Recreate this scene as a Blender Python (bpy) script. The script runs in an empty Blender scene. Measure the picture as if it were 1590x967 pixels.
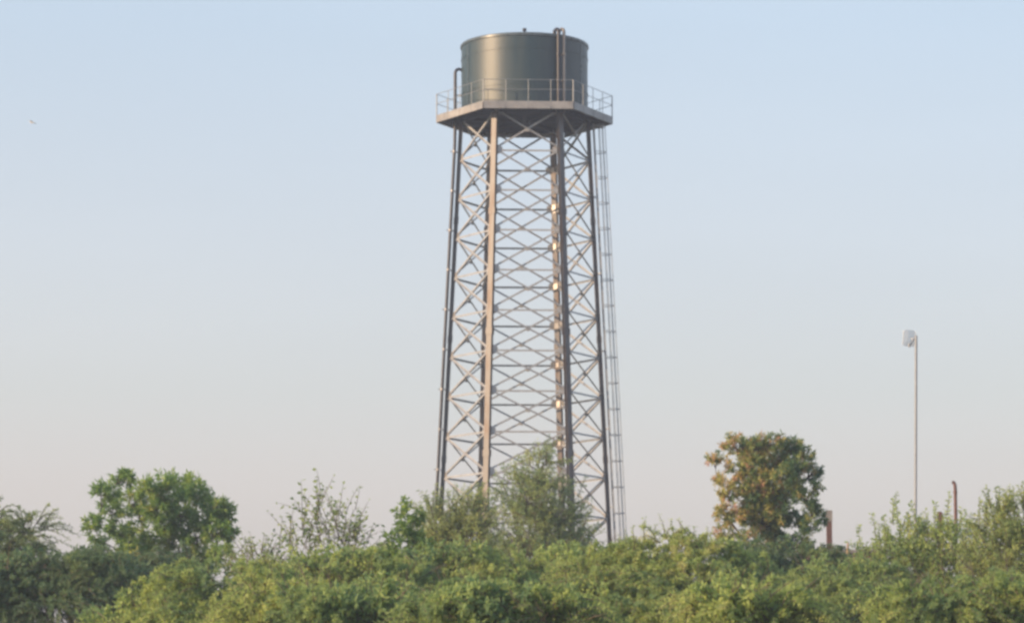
import bpy, math, random
import numpy as np
from mathutils import Vector, Matrix

sc = bpy.context.scene
C = bpy.context.collection
R_ = math.radians
PI = math.pi

# ------------------------------------------------------------------ camera
F_PX = 4800.0            # focal length in pixels of the 1590 px wide photograph
PITCH = math.atan((1120 - 483.5) / F_PX)
EYE = 1.6
cam_data = bpy.data.cameras.new("camera")
cam = bpy.data.objects.new("camera", cam_data)
C.objects.link(cam)
cam_data.sensor_width = 36.0
cam_data.lens = F_PX / 1590 * 36.0
cam_data.clip_start = 0.5
cam_data.clip_end = 20000
cam.location = (0, 0, EYE)
cam.rotation_euler = (PI / 2 + PITCH, 0, 0)
sc.camera = cam

# ------------------------------------------------------------------ sky and sun
SUN_AZ = R_(-115)        # degrees clockwise from +Y (view direction): left and a little behind the camera
SUN_EL = R_(17)
world = bpy.data.worlds.new("World")
sc.world = world
world.use_nodes = True
wn = world.node_tree
wn.nodes.clear()
w_out = wn.nodes.new("ShaderNodeOutputWorld")
w_bg = wn.nodes.new("ShaderNodeBackground")
w_sky = wn.nodes.new("ShaderNodeTexSky")
w_sky.sky_type = 'NISHITA'
w_sky.sun_disc = False
w_sky.sun_elevation = SUN_EL
w_sky.sun_rotation = SUN_AZ
w_sky.air_density = 1.0
w_sky.dust_density = 1.0
w_sky.ozone_density = 1.0
w_bg.inputs['Strength'].default_value = 0.15
# thin evening haze in the air: whitens the sky towards the horizon in every direction
w_tc = wn.nodes.new("ShaderNodeTexCoord")
w_sep = wn.nodes.new("ShaderNodeSeparateXYZ")
w_ramp = wn.nodes.new("ShaderNodeValToRGB")
w_ramp.color_ramp.interpolation = 'LINEAR'
w_scale = wn.nodes.new("ShaderNodeVectorMath")
w_scale.operation = 'SCALE'
w_scale.inputs['Scale'].default_value = 5.0
w_mix = wn.nodes.new("ShaderNodeMixRGB")
w_mix.inputs[0].default_value = 0.75
wn.links.new(w_tc.outputs['Generated'], w_sep.inputs[0])
wn.links.new(w_sep.outputs['Z'], w_ramp.inputs[0])
for _p, _c in ((0.0, (3.65, 2.95, 2.82)), (0.04, (3.72, 3.05, 2.9)), (0.076, (3.72, 3.18, 3.06)), (0.105, (3.48, 3.30, 3.20)), (0.155, (3.36, 3.45, 3.66)), (0.225, (2.97, 3.45, 4.0)), (0.7, (1.6, 2.2, 3.2))):
    if _p in (0.0, 0.7):
        _e = w_ramp.color_ramp.elements[0 if _p == 0 else -1]
        _e.position = _p
    else:
        _e = w_ramp.color_ramp.elements.new(_p)
    _e.color = (*[_x / 5 for _x in _c], 1)
wn.links.new(w_ramp.outputs[0], w_scale.inputs[0])
# faint uneven haze bands
w_map = wn.nodes.new("ShaderNodeMapping")
w_map.inputs['Scale'].default_value = (3, 3, 22)
w_noise = wn.nodes.new("ShaderNodeTexNoise")
w_noise.inputs['Scale'].default_value = 1.0
w_noise.inputs['Detail'].default_value = 3
w_rng = wn.nodes.new("ShaderNodeMapRange")
w_rng.inputs[1].default_value, w_rng.inputs[2].default_value = 0.25, 0.75
w_rng.inputs[3].default_value, w_rng.inputs[4].default_value = 4.86, 5.14
wn.links.new(w_tc.outputs['Generated'], w_map.inputs[0])
wn.links.new(w_map.outputs[0], w_noise.inputs['Vector'])
wn.links.new(w_noise.outputs['Fac'], w_rng.inputs[0])
wn.links.new(w_rng.outputs[0], w_scale.inputs['Scale'])
wn.links.new(w_sky.outputs[0], w_mix.inputs[1])
wn.links.new(w_scale.outputs[0], w_mix.inputs[2])
wn.links.new(w_mix.outputs[0], w_bg.inputs[0])
wn.links.new(w_bg.outputs[0], w_out.inputs[0])

sun_data = bpy.data.lights.new("sun", 'SUN')
sun_data.energy = 4.3
sun_data.angle = R_(0.5)
sun_data.color = (1.0, 0.70, 0.42)
sun = bpy.data.objects.new("sun", sun_data)
C.objects.link(sun)
sun_vec = Vector((math.sin(SUN_AZ) * math.cos(SUN_EL), math.cos(SUN_AZ) * math.cos(SUN_EL), math.sin(SUN_EL)))
sun.rotation_euler = sun_vec.to_track_quat('Z', 'Y').to_euler()
sun.location = sun_vec * 300

sc.view_settings.view_transform = 'Standard'
sc.view_settings.look = 'None'
sc.view_settings.gamma = 1.0
sc.view_settings.exposure = 0.6
sc.render.engine = 'CYCLES'
sc.cycles.filter_width = 2.9
sc.cycles.max_bounces = 8
sc.cycles.transparent_max_bounces = 8


# ------------------------------------------------------------------ helpers
def at(u, v, Y):
    """World point seen at pixel (u, v) of the 1590x967 photograph, at ground distance Y."""
    xc = (u - 795) / F_PX
    yc = (483.5 - v) / F_PX
    t = Y / (math.cos(PITCH) - yc * math.sin(PITCH))
    return Vector((t * xc, Y, EYE + t * (math.sin(PITCH) + yc * math.cos(PITCH))))


def tag(o, label=None, cat=None, group=None, kind=None):
    if label: o['label'] = label
    if cat: o['category'] = cat
    if group: o['group'] = group
    if kind: o['kind'] = kind
    return o


def empty(name, loc, label=None, cat=None, group=None):
    o = bpy.data.objects.new(name, None)
    C.objects.link(o)
    o.location = loc
    return tag(o, label, cat, group)


class MB:
    """Collects shapes and links them as one mesh object."""
    def __init__(self):
        self.v, self.f, self.smooth = [], [], []

    def add(self, vs, fs, smooth=False):
        n = len(self.v)
        self.v.extend([tuple(p) for p in vs])
        for f in fs:
            self.f.append([i + n for i in f])
            self.smooth.append(smooth)

    def extrude(self, prof, p0, p1, ref):
        """Closed 2-D outline swept straight from p0 to p1; x of the outline lies along ref."""
        p0, p1 = Vector(p0), Vector(p1)
        d = (p1 - p0).normalized()
        x = Vector(ref)
        x = (x - d * x.dot(d)).normalized()
        y = d.cross(x)
        n = len(prof)
        vs = [p0 + x * a + y * b for a, b in prof] + [p1 + x * a + y * b for a, b in prof]
        fs = [[i, (i + 1) % n, n + (i + 1) % n, n + i] for i in range(n)]
        fs += [list(range(n))[::-1], list(range(n, 2 * n))]
        self.add(vs, fs)

    def bar(self, p0, p1, w, h, ref):
        self.extrude([(-w / 2, -h / 2), (w / 2, -h / 2), (w / 2, h / 2), (-w / 2, h / 2)], p0, p1, ref)

    def angle(self, p0, p1, s, t, ref):
        self.extrude([(0, 0), (s, 0), (s, t), (t, t), (t, s), (0, s)], p0, p1, ref)

    def tube(self, pts, r, n=10, cap=True):
        pts = [Vector(p) for p in pts]
        rs = r if isinstance(r, (list, tuple)) else [r] * len(pts)
        vs, fs = [], []
        up = None
        for i, p in enumerate(pts):
            a = pts[max(i - 1, 0)]
            b = pts[min(i + 1, len(pts) - 1)]
            d = (b - a).normalized()
            if up is None:
                up = Vector((0, 0, 1)) if abs(d.z) < .9 else Vector((1, 0, 0))
            x = (up - d * up.dot(d)).normalized()
            up = x
            y = d.cross(x)
            for k in range(n):
                t = 2 * PI * k / n
                vs.append(p + (x * math.cos(t) + y * math.sin(t)) * rs[i])
        for i in range(len(pts) - 1):
            for k in range(n):
                fs.append([i * n + k, i * n + (k + 1) % n, (i + 1) * n + (k + 1) % n, (i + 1) * n + k])
        self.add(vs, fs, True)
        if cap:
            m = len(pts) - 1
            self.add([vs[k] for k in range(n)], [list(range(n))[::-1]])
            self.add([vs[m * n + k] for k in range(n)], [list(range(n))])

    def lathe(self, prof, c, n=96, smooth=True, sharp=None):
        """prof: list of (radius, z)"""
        vs, fs = [], []
        for r, z in prof:
            for k in range(n):
                t = 2 * PI * k / n
                vs.append((c[0] + r * math.cos(t), c[1] + r * math.sin(t), c[2] + z))
        for i in range(len(prof) - 1):
            for k in range(n):
                fs.append([i * n + k, i * n + (k + 1) % n, (i + 1) * n + (k + 1) % n, (i + 1) * n + k])
        self.add(vs, fs, smooth)

    def build(self, name, m, parent=None, bevel=0):
        me = bpy.data.meshes.new(name)
        me.from_pydata(self.v, [], self.f)
        me.polygons.foreach_set('use_smooth', self.smooth)
        me.materials.append(m)
        me.update()
        o = bpy.data.objects.new(name, me)
        C.objects.link(o)
        if parent: o.parent = parent
        if bevel:
            b = o.modifiers.new('bevel', 'BEVEL')
            b.width = bevel
            b.segments = 2
            b.limit_method = 'ANGLE'
        return o


def clean(nt):
    nt.nodes.clear()
    o = nt.nodes.new('ShaderNodeOutputMaterial')
    return o


def metal_mat(name, c1, c2, rough=.45, metallic=0.0, scale=3.0, streak=1.0, rust=None, rust_amt=.5, spec=.5, bump=.0):
    m = bpy.data.materials.new(name)
    m.use_nodes = True
    nt = m.node_tree
    out = clean(nt)
    N, L = nt.nodes.new, nt.links.new
    p = N('ShaderNodeBsdfPrincipled')
    tc = N('ShaderNodeTexCoord')
    mp = N('ShaderNodeMapping')
    mp.inputs['Scale'].default_value = (scale, scale, scale / streak)
    no = N('ShaderNodeTexNoise')
    no.inputs['Scale'].default_value = 1.0
    no.inputs['Detail'].default_value = 6
    no.inputs['Roughness'].default_value = .6
    L(tc.outputs['Object'], mp.inputs[0])
    L(mp.outputs[0], no.inputs['Vector'])
    cr = N('ShaderNodeValToRGB')
    cr.color_ramp.elements[0].position = .35
    cr.color_ramp.elements[1].position = .65
    cr.color_ramp.elements[0].color = (*c1, 1)
    cr.color_ramp.elements[1].color = (*c2, 1)
    L(no.outputs['Fac'], cr.inputs[0])
    col = cr.outputs[0]
    if rust:
        n2 = N('ShaderNodeTexNoise')
        n2.inputs['Scale'].default_value = 2.3
        n2.inputs['Detail'].default_value = 9
        n2.inputs['Roughness'].default_value = .7
        L(mp.outputs[0], n2.inputs['Vector'])
        c3 = N('ShaderNodeValToRGB')
        c3.color_ramp.elements[0].position = .62 - rust_amt * .25
        c3.color_ramp.elements[1].position = .78 - rust_amt * .25
        c3.color_ramp.elements[0].color = (0, 0, 0, 1)
        c3.color_ramp.elements[1].color = (1, 1, 1, 1)
        L(n2.outputs['Fac'], c3.inputs[0])
        mx = N('ShaderNodeMixRGB')
        mx.inputs[2].default_value = (*rust, 1)
        L(c3.outputs[0], mx.inputs[0])
        L(col, mx.inputs[1])
        col = mx.outputs[0]
    L(col, p.inputs['Base Color'])
    rr = N('ShaderNodeMapRange')
    rr.inputs[3].default_value = rough - .07
    rr.inputs[4].default_value = rough + .1
    L(no.outputs['Fac'], rr.inputs[0])
    L(rr.outputs[0], p.inputs['Roughness'])
    p.inputs['Metallic'].default_value = metallic
    p.inputs['Specular IOR Level'].default_value = spec
    if bump:
        b = N('ShaderNodeBump')
        b.inputs['Strength'].default_value = bump
        b.inputs['Distance'].default_value = .02
        L(no.outputs['Fac'], b.inputs['Height'])
        L(b.outputs[0], p.inputs['Normal'])
    L(p.outputs[0], out.inputs[0])
    return m


def leaf_mat(name, stops, trans=.35, rough=.5, spec=.3):
    """stops: (position, colour) over the per-leaf 'tint' attribute."""
    m = bpy.data.materials.new(name)
    m.use_nodes = True
    nt = m.node_tree
    out = clean(nt)
    N, L = nt.nodes.new, nt.links.new
    a = N('ShaderNodeAttribute')
    a.attribute_name = 'tint'
    cr = N('ShaderNodeValToRGB')
    e = cr.color_ramp.elements
    e[0].position, e[0].color = stops[0][0], (*stops[0][1], 1)
    e[1].position, e[1].color = stops[-1][0], (*stops[-1][1], 1)
    for pos, c in stops[1:-1]:
        x = e.new(pos)
        x.color = (*c, 1)
    L(a.outputs['Fac'], cr.inputs[0])
    p = N('ShaderNodeBsdfPrincipled')
    p.inputs['Roughness'].default_value = rough
    p.inputs['Specular IOR Level'].default_value = spec
    L(cr.outputs[0], p.inputs['Base Color'])
    t = N('ShaderNodeBsdfTranslucent')
    hs = N('ShaderNodeHueSaturation')
    hs.inputs['Hue'].default_value = .485
    hs.inputs['Saturation'].default_value = 1.1
    hs.inputs['Value'].default_value = 1.3
    L(cr.outputs[0], hs.inputs['Color'])
    L(hs.outputs[0], t.inputs[0])
    mx = N('ShaderNodeMixShader')
    mx.inputs[0].default_value = trans
    L(p.outputs[0], mx.inputs[1])
    L(t.outputs[0], mx.inputs[2])
    L(mx.outputs[0], out.inputs[0])
    return m


M = {}
M['tank'] = metal_mat('tank_paint', (.010, .034, .046), (.032, .052, .056), rough=.43, metallic=0.0, scale=2.0, streak=9, spec=.6)
M['rim'] = metal_mat('rim_paint', (.05, .07, .08), (.07, .09, .10), rough=.27, metallic=0, scale=3, spec=.9)
M['steel'] = metal_mat('tower_steel', (.095, .092, .10), (.16, .15, .152), rough=.42, metallic=.1, scale=1.5, streak=6, rust=(.10, .062, .048), rust_amt=.6)
M['brace'] = metal_mat('brace_steel', (.32, .335, .36), (.43, .44, .46), rough=.42, metallic=.1, scale=2.5, rust=(.20, .14, .10), rust_amt=.3)
M['plate'] = metal_mat('gusset_zinc', (.30, .285, .275), (.46, .43, .41), rough=.36, metallic=.45, scale=4)
M['fascia'] = metal_mat('fascia_steel', (.25, .245, .25), (.40, .385, .375), rough=.5, metallic=.2, scale=1.6, rust=(.26, .16, .1), rust_amt=.15)
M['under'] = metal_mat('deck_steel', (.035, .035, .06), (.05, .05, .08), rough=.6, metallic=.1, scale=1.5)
M['rail'] = metal_mat('rail_zinc', (.24, .25, .26), (.32, .33, .34), rough=.4, metallic=.3, scale=5)
M['pipe_dark'] = metal_mat('dark_pipe', (.016, .018, .03), (.03, .03, .044), rough=.4, scale=3)
M['pipe_light'] = metal_mat('light_pipe', (.20, .175, .16), (.27, .235, .21), rough=.35, metallic=.2, scale=3)
M['mast'] = metal_mat('mast_zinc', (.23, .25, .285), (.31, .33, .36), rough=.45, metallic=.3, scale=4)
M['dish'] = metal_mat('antenna_white', (.76, .77, .77), (.82, .82, .82), rough=.5, scale=4)
M['rust'] = metal_mat('rusty_iron', (.11, .055, .045), (.17, .08, .06), rough=.8, scale=7, bump=.3)
M['bird'] = metal_mat('bird_feathers', (.55, .55, .56), (.65, .65, .66), rough=.9, scale=12)  # paled base colour stands in for the haze before the bird


def brick_mat():
    m = bpy.data.materials.new('brick')
    m.use_nodes = True
    nt = m.node_tree
    out = clean(nt)
    N, L = nt.nodes.new, nt.links.new
    p = N('ShaderNodeBsdfPrincipled')
    tc = N('ShaderNodeTexCoord')
    sep = N('ShaderNodeSeparateXYZ')
    add = N('ShaderNodeMath')
    cmb = N('ShaderNodeCombineXYZ')
    L(tc.outputs['Object'], sep.inputs[0])
    L(sep.outputs[0], add.inputs[0])
    L(sep.outputs[1], add.inputs[1])
    L(add.outputs[0], cmb.inputs[0])
    L(sep.outputs[2], cmb.inputs[1])
    b = N('ShaderNodeTexBrick')
    b.inputs['Scale'].default_value = 1.0
    b.inputs['Brick Width'].default_value = .23
    b.inputs['Row Height'].default_value = .075
    b.inputs['Mortar Size'].default_value = .008
    b.inputs['Color1'].default_value = (.22, .075, .055, 1)
    b.inputs['Color2'].default_value = (.15, .06, .05, 1)
    b.inputs['Mortar'].default_value = (.22, .19, .17, 1)
    L(cmb.outputs[0], b.inputs['Vector'])
    n = N('ShaderNodeTexNoise')
    n.inputs['Scale'].default_value = 1.7
    n.inputs['Detail'].default_value = 8
    L(tc.outputs['Object'], n.inputs['Vector'])
    mx = N('ShaderNodeMixRGB')
    mx.blend_type = 'MULTIPLY'
    mx.inputs[0].default_value = .6
    L(b.outputs[0], mx.inputs[1])
    L(n.outputs['Fac'], mx.inputs[2])
    L(mx.outputs[0], p.inputs['Base Color'])
    p.inputs['Roughness'].default_value = .9
    bp = N('ShaderNodeBump')
    bp.inputs['Distance'].default_value = .01
    L(b.outputs['Fac'], bp.inputs['Height'])
    bp.invert = True
    L(bp.outputs[0], p.inputs['Normal'])
    L(p.outputs[0], out.inputs[0])
    return m


M['brick'] = brick_mat()
M['concrete'] = metal_mat('concrete', (.20, .185, .18), (.28, .26, .25), rough=.85, scale=2.5, bump=.3)
M['bark'] = metal_mat('bark', (.05, .04, .033), (.095, .078, .062), rough=.9, scale=9, streak=5, bump=.5)
M['twig'] = metal_mat('twig_bark', (.10, .08, .06), (.17, .14, .10), rough=.9, scale=9)


def ground_mat():
    m = bpy.data.materials.new('ground_soil')
    m.use_nodes = True
    nt = m.node_tree
    out = clean(nt)
    N, L = nt.nodes.new, nt.links.new
    p = N('ShaderNodeBsdfPrincipled')
    tc = N('ShaderNodeTexCoord')
    n = N('ShaderNodeTexNoise')
    n.inputs['Scale'].default_value = .25
    n.inputs['Detail'].default_value = 12
    L(tc.outputs['Object'], n.inputs['Vector'])
    cr = N('ShaderNodeValToRGB')
    e = cr.color_ramp.elements
    e[0].position, e[0].color = .4, (.04, .055, .02, 1)
    e[1].position, e[1].color = .62, (.11, .095, .06, 1)
    L(n.outputs['Fac'], cr.inputs[0])
    L(cr.outputs[0], p.inputs['Base Color'])
    p.inputs['Roughness'].default_value = .95
    n2 = N('ShaderNodeTexNoise')
    n2.inputs['Scale'].default_value = 6
    n2.inputs['Detail'].default_value = 8
    L(tc.outputs['Object'], n2.inputs['Vector'])
    b = N('ShaderNodeBump')
    b.inputs['Distance'].default_value = .08
    L(n2.outputs['Fac'], b.inputs['Height'])
    L(b.outputs[0], p.inputs['Normal'])
    L(p.outputs[0], out.inputs[0])
    return m


# ------------------------------------------------------------------ ground
g = MB()
gr = 3500
g.add([(-gr, -gr, 0), (gr, -gr, 0), (gr, gr, 0), (-gr, gr, 0)], [[0, 1, 2, 3]])
tag(g.build('ground', ground_mat()), kind='structure')

# ------------------------------------------------------------------ water tower
TY = 150.0
TX = at(814.5, 200, TY).x
TH = R_(2.6)                                    # how far the hexagon is turned
tower = empty('water_tower', (TX, TY, 0),
              'tall six legged steel lattice tower carrying a dark round water tank with a railed platform', 'water tower')


def P(u, v, Y=TY):                              # a photo point in the tower's own space
    p = at(u, v, Y)
    return Vector((p.x - TX, p.y - TY, p.z))


zA, rA = P(814.5, 200).z, P(814.5 + 99, 200).x
zB, rB = P(814.5, 830).z, P(814.5 + 132, 830).x


def leg_r(z):
    return rA + (rB - rA) * (z - zA) / (zB - zA)


ANG = [TH + PI / 3 * k for k in range(6)]       # 0 right, 1 back right, 2 back left, 3 left, 4 front left, 5 front right


def leg_p(k, z, dr=0):
    r = leg_r(z) + dr
    return Vector((r * math.cos(ANG[k % 6]), r * math.sin(ANG[k % 6]), z))


# node levels: the front face's struts sit at v = 233 + 62.5 k in the photograph
yF = TY + leg_p(5, zA).y * .5 + leg_p(4, zA).y * .5
z1 = at(814, 233, yF).z
z9 = at(814, 732, TY + (leg_p(5, 13).y + leg_p(4, 13).y) / 2).z
DZ = (z1 - z9) / 8
levels = [z1 + DZ * (1 - k) for k in range(0, 40)]      # levels[0] is under the platform
levels = [z for z in levels if z > .9]

# platform heights
Rp = P(814.5 + 137.5, 190).x
zP = at(822, 157, TY - Rp * .866).z             # top of the fascia
zQ = at(822, 168.5, TY - Rp * .866).z           # its lower edge
print('tower', zP, zQ, levels[0], rA, rB, Rp, DZ, len(levels), leg_r(0))

# legs: H sections, flanges facing outwards
LT = zQ + .02
for k in range(6):
    m = MB()
    rad = Vector((math.cos(ANG[k]), math.sin(ANG[k]), 0))
    a, b = leg_p(k, 0), leg_p(k, LT)
    off = rad * .085
    m.bar(a + off, b + off, .03, .275, rad)
    m.bar(a - off, b - off, .03, .275, rad)
    m.bar(a, b, .138, .03, rad)
    leg = m.build('leg', M['steel'], tower)
    # splice plates every third level and a gusset pair at every level
    for i, z in enumerate(levels):
        for s in (1, -1):
            gm = MB()
            o = leg_p(k + s, z) - leg_p(k, z)
            o.z = 0
            t = o.normalized()
            nrm = Vector((t.y, -t.x, 0)) * s    # outward normal of that face
            c = leg_p(k, z) + nrm * .012
            a0 = c + t * .165
            a1 = c + t * .40
            sl = (leg_p(k, z + .2) - leg_p(k, z - .2)).normalized()
            q = [a0 + sl * .24, a0 - sl * .24, a1 - sl * .12, a1 + sl * .12]
            th = nrm * .007
            gm.add([p + th for p in q] + [p - th for p in q],
                   [[0, 1, 2, 3], [7, 6, 5, 4], [0, 4, 5, 1], [1, 5, 6, 2], [2, 6, 7, 3], [3, 7, 4, 0]])
            gm.build('gusset_plate', M['plate'], leg)
    for i, z in enumerate(levels):
        sl = (leg_p(k, z + .2) - leg_p(k, z - .2)).normalized()
        sp = MB()
        cc = leg_p(k, z) - rad * .122
        jr = random.Random(i * 7 + k)
        ja = jr.uniform(.11, .22)
        tilt = rad + Vector((-rad.y, rad.x, 0)) * jr.uniform(-.12, .12)
        sp.bar(cc - sl * ja, cc + sl * ja * .9, .014, jr.uniform(.14, .25), tilt)
        sp.build('node_plate', M['plate'], leg)
    for i in range(3, len(levels), 3):
        z = levels[i] + DZ * .45
        for s in (1, -1):
            sp = MB()
            cc = leg_p(k, z) + rad * .110 * s
            sl = (leg_p(k, z + .2) - leg_p(k, z - .2)).normalized()
            sp.bar(cc - sl * .16, cc + sl * .16, .018, .34, rad)
            sp.build('splice_plate', M['steel'], leg)

# bracing, face by face
for k in range(6):
    for i, z in enumerate(levels):
        pa, pb = leg_p(k, z), leg_p(k + 1, z)
        t = (pb - pa).normalized()
        nrm = Vector((t.y, -t.x, 0))
        m = MB()
        m.angle(pa + t * .17 + nrm * .03, pb - t * .17 + nrm * .03, .088, .009, Vector((0, 0, -1)))
        m.build('strut', M['brace'], tower)
        if i + 1 < len(levels):
            z2 = levels[i + 1]
            qa, qb = leg_p(k, z2), leg_p(k + 1, z2)
            m = MB()
            d1 = (qb - pa).normalized()
            d2 = (qa - pb).normalized()
            m.angle(pa + d1 * .22 + nrm * .024, qb - d1 * .22 + nrm * .024, .088, .009, nrm.cross(d1))
            m.angle(pb + d2 * .22 - nrm * .024, qa - d2 * .22 - nrm * .024, .088, .009, d2.cross(nrm))
            ce = (pa + qb + pb + qa) / 4
            m.bar(ce - nrm * .012, ce + nrm * .012, .16, .16, t)
            m.build('cross_brace', M['brace'], tower)

# platform deck, ring beams, brackets
def hexpt(r, k, z):
    return Vector((r * math.cos(ANG[k % 6]), r * math.sin(ANG[k % 6]), z))


m = MB()
Rd = Rp - .05
top = [hexpt(Rd, k, zP - .04) for k in range(6)]
bot = [hexpt(Rd, k, zP - .10) for k in range(6)]
m.add(top + bot, [[0, 1, 2, 3, 4, 5], [11, 10, 9, 8, 7, 6]] + [[k, k + 6, (k + 1) % 6 + 6, (k + 1) % 6] for k in range(6)])
m.build('deck', M['under'], tower)
for k in range(6):
    a, b = leg_p(k, zQ + .13), leg_p(k + 1, zQ + .13)
    t = (b - a).normalized()
    m = MB()
    m.bar(a + t * .2, b - t * .2, .12, .20, Vector((0, 0, 1)).cross(t))
    m.build('ring_beam', M['under'], tower)
    m = MB()
    rad = Vector((math.cos(ANG[k]), math.sin(ANG[k]), 0))
    a = leg_p(k, zQ + .13) + rad * .15
    b = hexpt(Rp - .12, k, zQ + .13)
    m.bar(a, b, .16, .10, Vector((0, 0, 1)))
    m.build('bracket', M['under'], tower)
    m = MB()
    a = hexpt(.3, k, zQ + .16)
    b = leg_p(k, zQ + .16) - rad * .13
    m.bar(a, b, .18, .12, Vector((0, 0, 1)))
    m.build('radial_beam', M['under'], tower)
# joists between ring beam and edge
for k in range(6):
    for j in range(1, 6):
        m = MB()
        f = j / 6
        a = leg_p(k, zP - .16).lerp(leg_p(k + 1, zP - .16), f)
        b = hexpt(Rp - .1, k, zP - .16).lerp(hexpt(Rp - .1, k + 1, zP - .16), f)
        m.bar(a, b, .10, .06, Vector((0, 0, 1)))
        m.build('joist', M['under'], tower)
# fascia: four plates along every edge
NF = 4
for k in range(6):
    a0, b0 = hexpt(Rp, k, 0), hexpt(Rp, k + 1, 0)
    t = (b0 - a0).normalized()
    nrm = Vector((t.y, -t.x, 0))
    m = MB()
    L0 = (b0 - a0).length
    for j in range(NF):
        a = a0 + t * (L0 * j / NF + .025)
        b = a0 + t * (L0 * (j + 1) / NF - .025)
        for zz, hh, dp in (((zP + zQ) / 2, zP - zQ, .012),):
            m.bar(Vector((a.x, a.y, zz)), Vector((b.x, b.y, zz)), dp, hh, nrm)
        # lower lip
        m.bar(Vector((a.x, a.y, zQ + .008)) - nrm * .05, Vector((b.x, b.y, zQ + .008)) - nrm * .05, .085, .014, nrm)
    # backing strip behind the joints
    a, b = a0 - nrm * .014 + t * .05, b0 - nrm * .014 - t * .05
    m.bar(Vector((a.x, a.y, (zP + zQ) / 2)), Vector((b.x, b.y, (zP + zQ) / 2)), .008, (zP - zQ) * .9, nrm)
    m.build('fascia', M['fascia'], tower)

# handrail
RH = 1.06
hr = bpy.data.objects.new('railing', None)
C.objects.link(hr)
hr.parent = tower
for k in range(6):
    for j in range(NF):
        p = hexpt(Rp - .035, k, zP - .03).lerp(hexpt(Rp - .035, k + 1, zP - .03), j / NF)
        m = MB()
        w = .028 if j == 0 else .016
        m.tube([p, p + Vector((0, 0, RH + .03))], w, 8)
        m.build('post', M['rail'], hr)
    for h in (RH, RH * .55):
        m = MB()
        a, b = hexpt(Rp - .035, k, zP + h), hexpt(Rp - .035, k + 1, zP + h)
        m.tube([a, b], .015, 8)
        m.build('handrail', M['rail'], hr)

# tank
Rt = P(814.5 + 98.0, 120).x
zT = P(814.5, 73).z
m = MB()
z0 = zP - .04
H = zT - z0
m.lathe([(Rt, z0), (Rt, zT - .02)], (0, 0, 0), 160)
tank = m.build('tank', M['tank'], tower)
for f in (.30, .80):
    m = MB()
    zz = z0 + H * f
    m.lathe([(Rt - .01, zz - .03), (Rt + .022, zz - .03)], (0, 0, 0), 160)
    m.lathe([(Rt + .022, zz - .03), (Rt + .022, zz + .03)], (0, 0, 0), 160)
    m.lathe([(Rt + .022, zz + .03), (Rt - .01, zz + .03)], (0, 0, 0), 160)
    m.build('weld_seam', M['tank'], tank)
m = MB()
for a, b in (((Rt - .01, zT - .13), (Rt + .055, zT - .10)), ((Rt + .055, zT - .10), (Rt + .06, zT - .0)), ((Rt + .06, zT), (Rt + .03, zT + .035)), ((Rt + .03, zT + .035), (Rt - .04, zT + .04))):
    m.lathe([a, b], (0, 0, 0), 160)
m.build('rim', M['rim'], tank)
m = MB()
m.lathe([(Rt - .03, zT + .03), (Rt * .5, zT + .23), (.12, zT + .38), (.0, zT + .39)], (0, 0, 0), 96)
m.build('roof', M['rim'], tank)
m = MB()
zv = P(815, 44).z
m.lathe([(.045, zT + .36), (.045, zv - .16), (.10, zv - .15), (.10, zv - .03), (.03, zv), (0, zv)], (0, 0, 0), 16)
m.build('vent', M['pipe_dark'], tank)
# vertical seam strip at the left of the tank
for az in (R_(180 + 28), R_(180 + 152), R_(60), R_(118)):
    m = MB()
    d = Vector((math.cos(az), math.sin(az), 0))
    m.bar(d * (Rt + .012) + Vector((0, 0, z0 + .02)), d * (Rt + .012) + Vector((0, 0, zT - .22)), .022, .07, d)
    m.build('seam_strip', M['rim'], tank)

# two goose-neck pipes on the front right of the tank
def goose(u, mat, r, dr):
    s = (u - 814.5) / 98.0 / 1.02
    az = -PI / 2 + math.asin(s)
    d = Vector((math.cos(az), math.sin(az), 0))
    ro = Rt + dr
    ztop = at(u, 44.5, TY - (Rt + dr) * math.cos(math.asin(s))).z - .17
    pts = [d * ro + Vector((0, 0, zP - .35)), d * ro + Vector((0, 0, ztop))]
    for i in range(1, 9):
        a = PI * i / 8
        pts.append(d * (ro - .2 + .2 * math.cos(a)) + Vector((0, 0, ztop + .17 * math.sin(a))))
    pts.append(d * (ro - .4) + Vector((0, 0, zT + .05)))
    m = MB()
    m.tube(pts, r, 14)
    o = m.build('inlet_pipe', mat, tower)
    m = MB()
    for f in (.35, .72):
        zz = zP + (zT - zP) * f
        m.tube([d * ro + Vector((0, 0, zz - .06)), d * ro + Vector((0, 0, zz + .06))], r + .025, 14)
        m.bar(d * (Rt - .01) + Vector((0, 0, zz)), d * (ro - r) + Vector((0, 0, zz)), .05, .05, Vector((0, 0, 1)))
    m.build('pipe_clamp', mat, o)


goose(864.5, M['pipe_dark'], .085, .16)
goose(871.5, M['pipe_light'], .075, .22)

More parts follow.
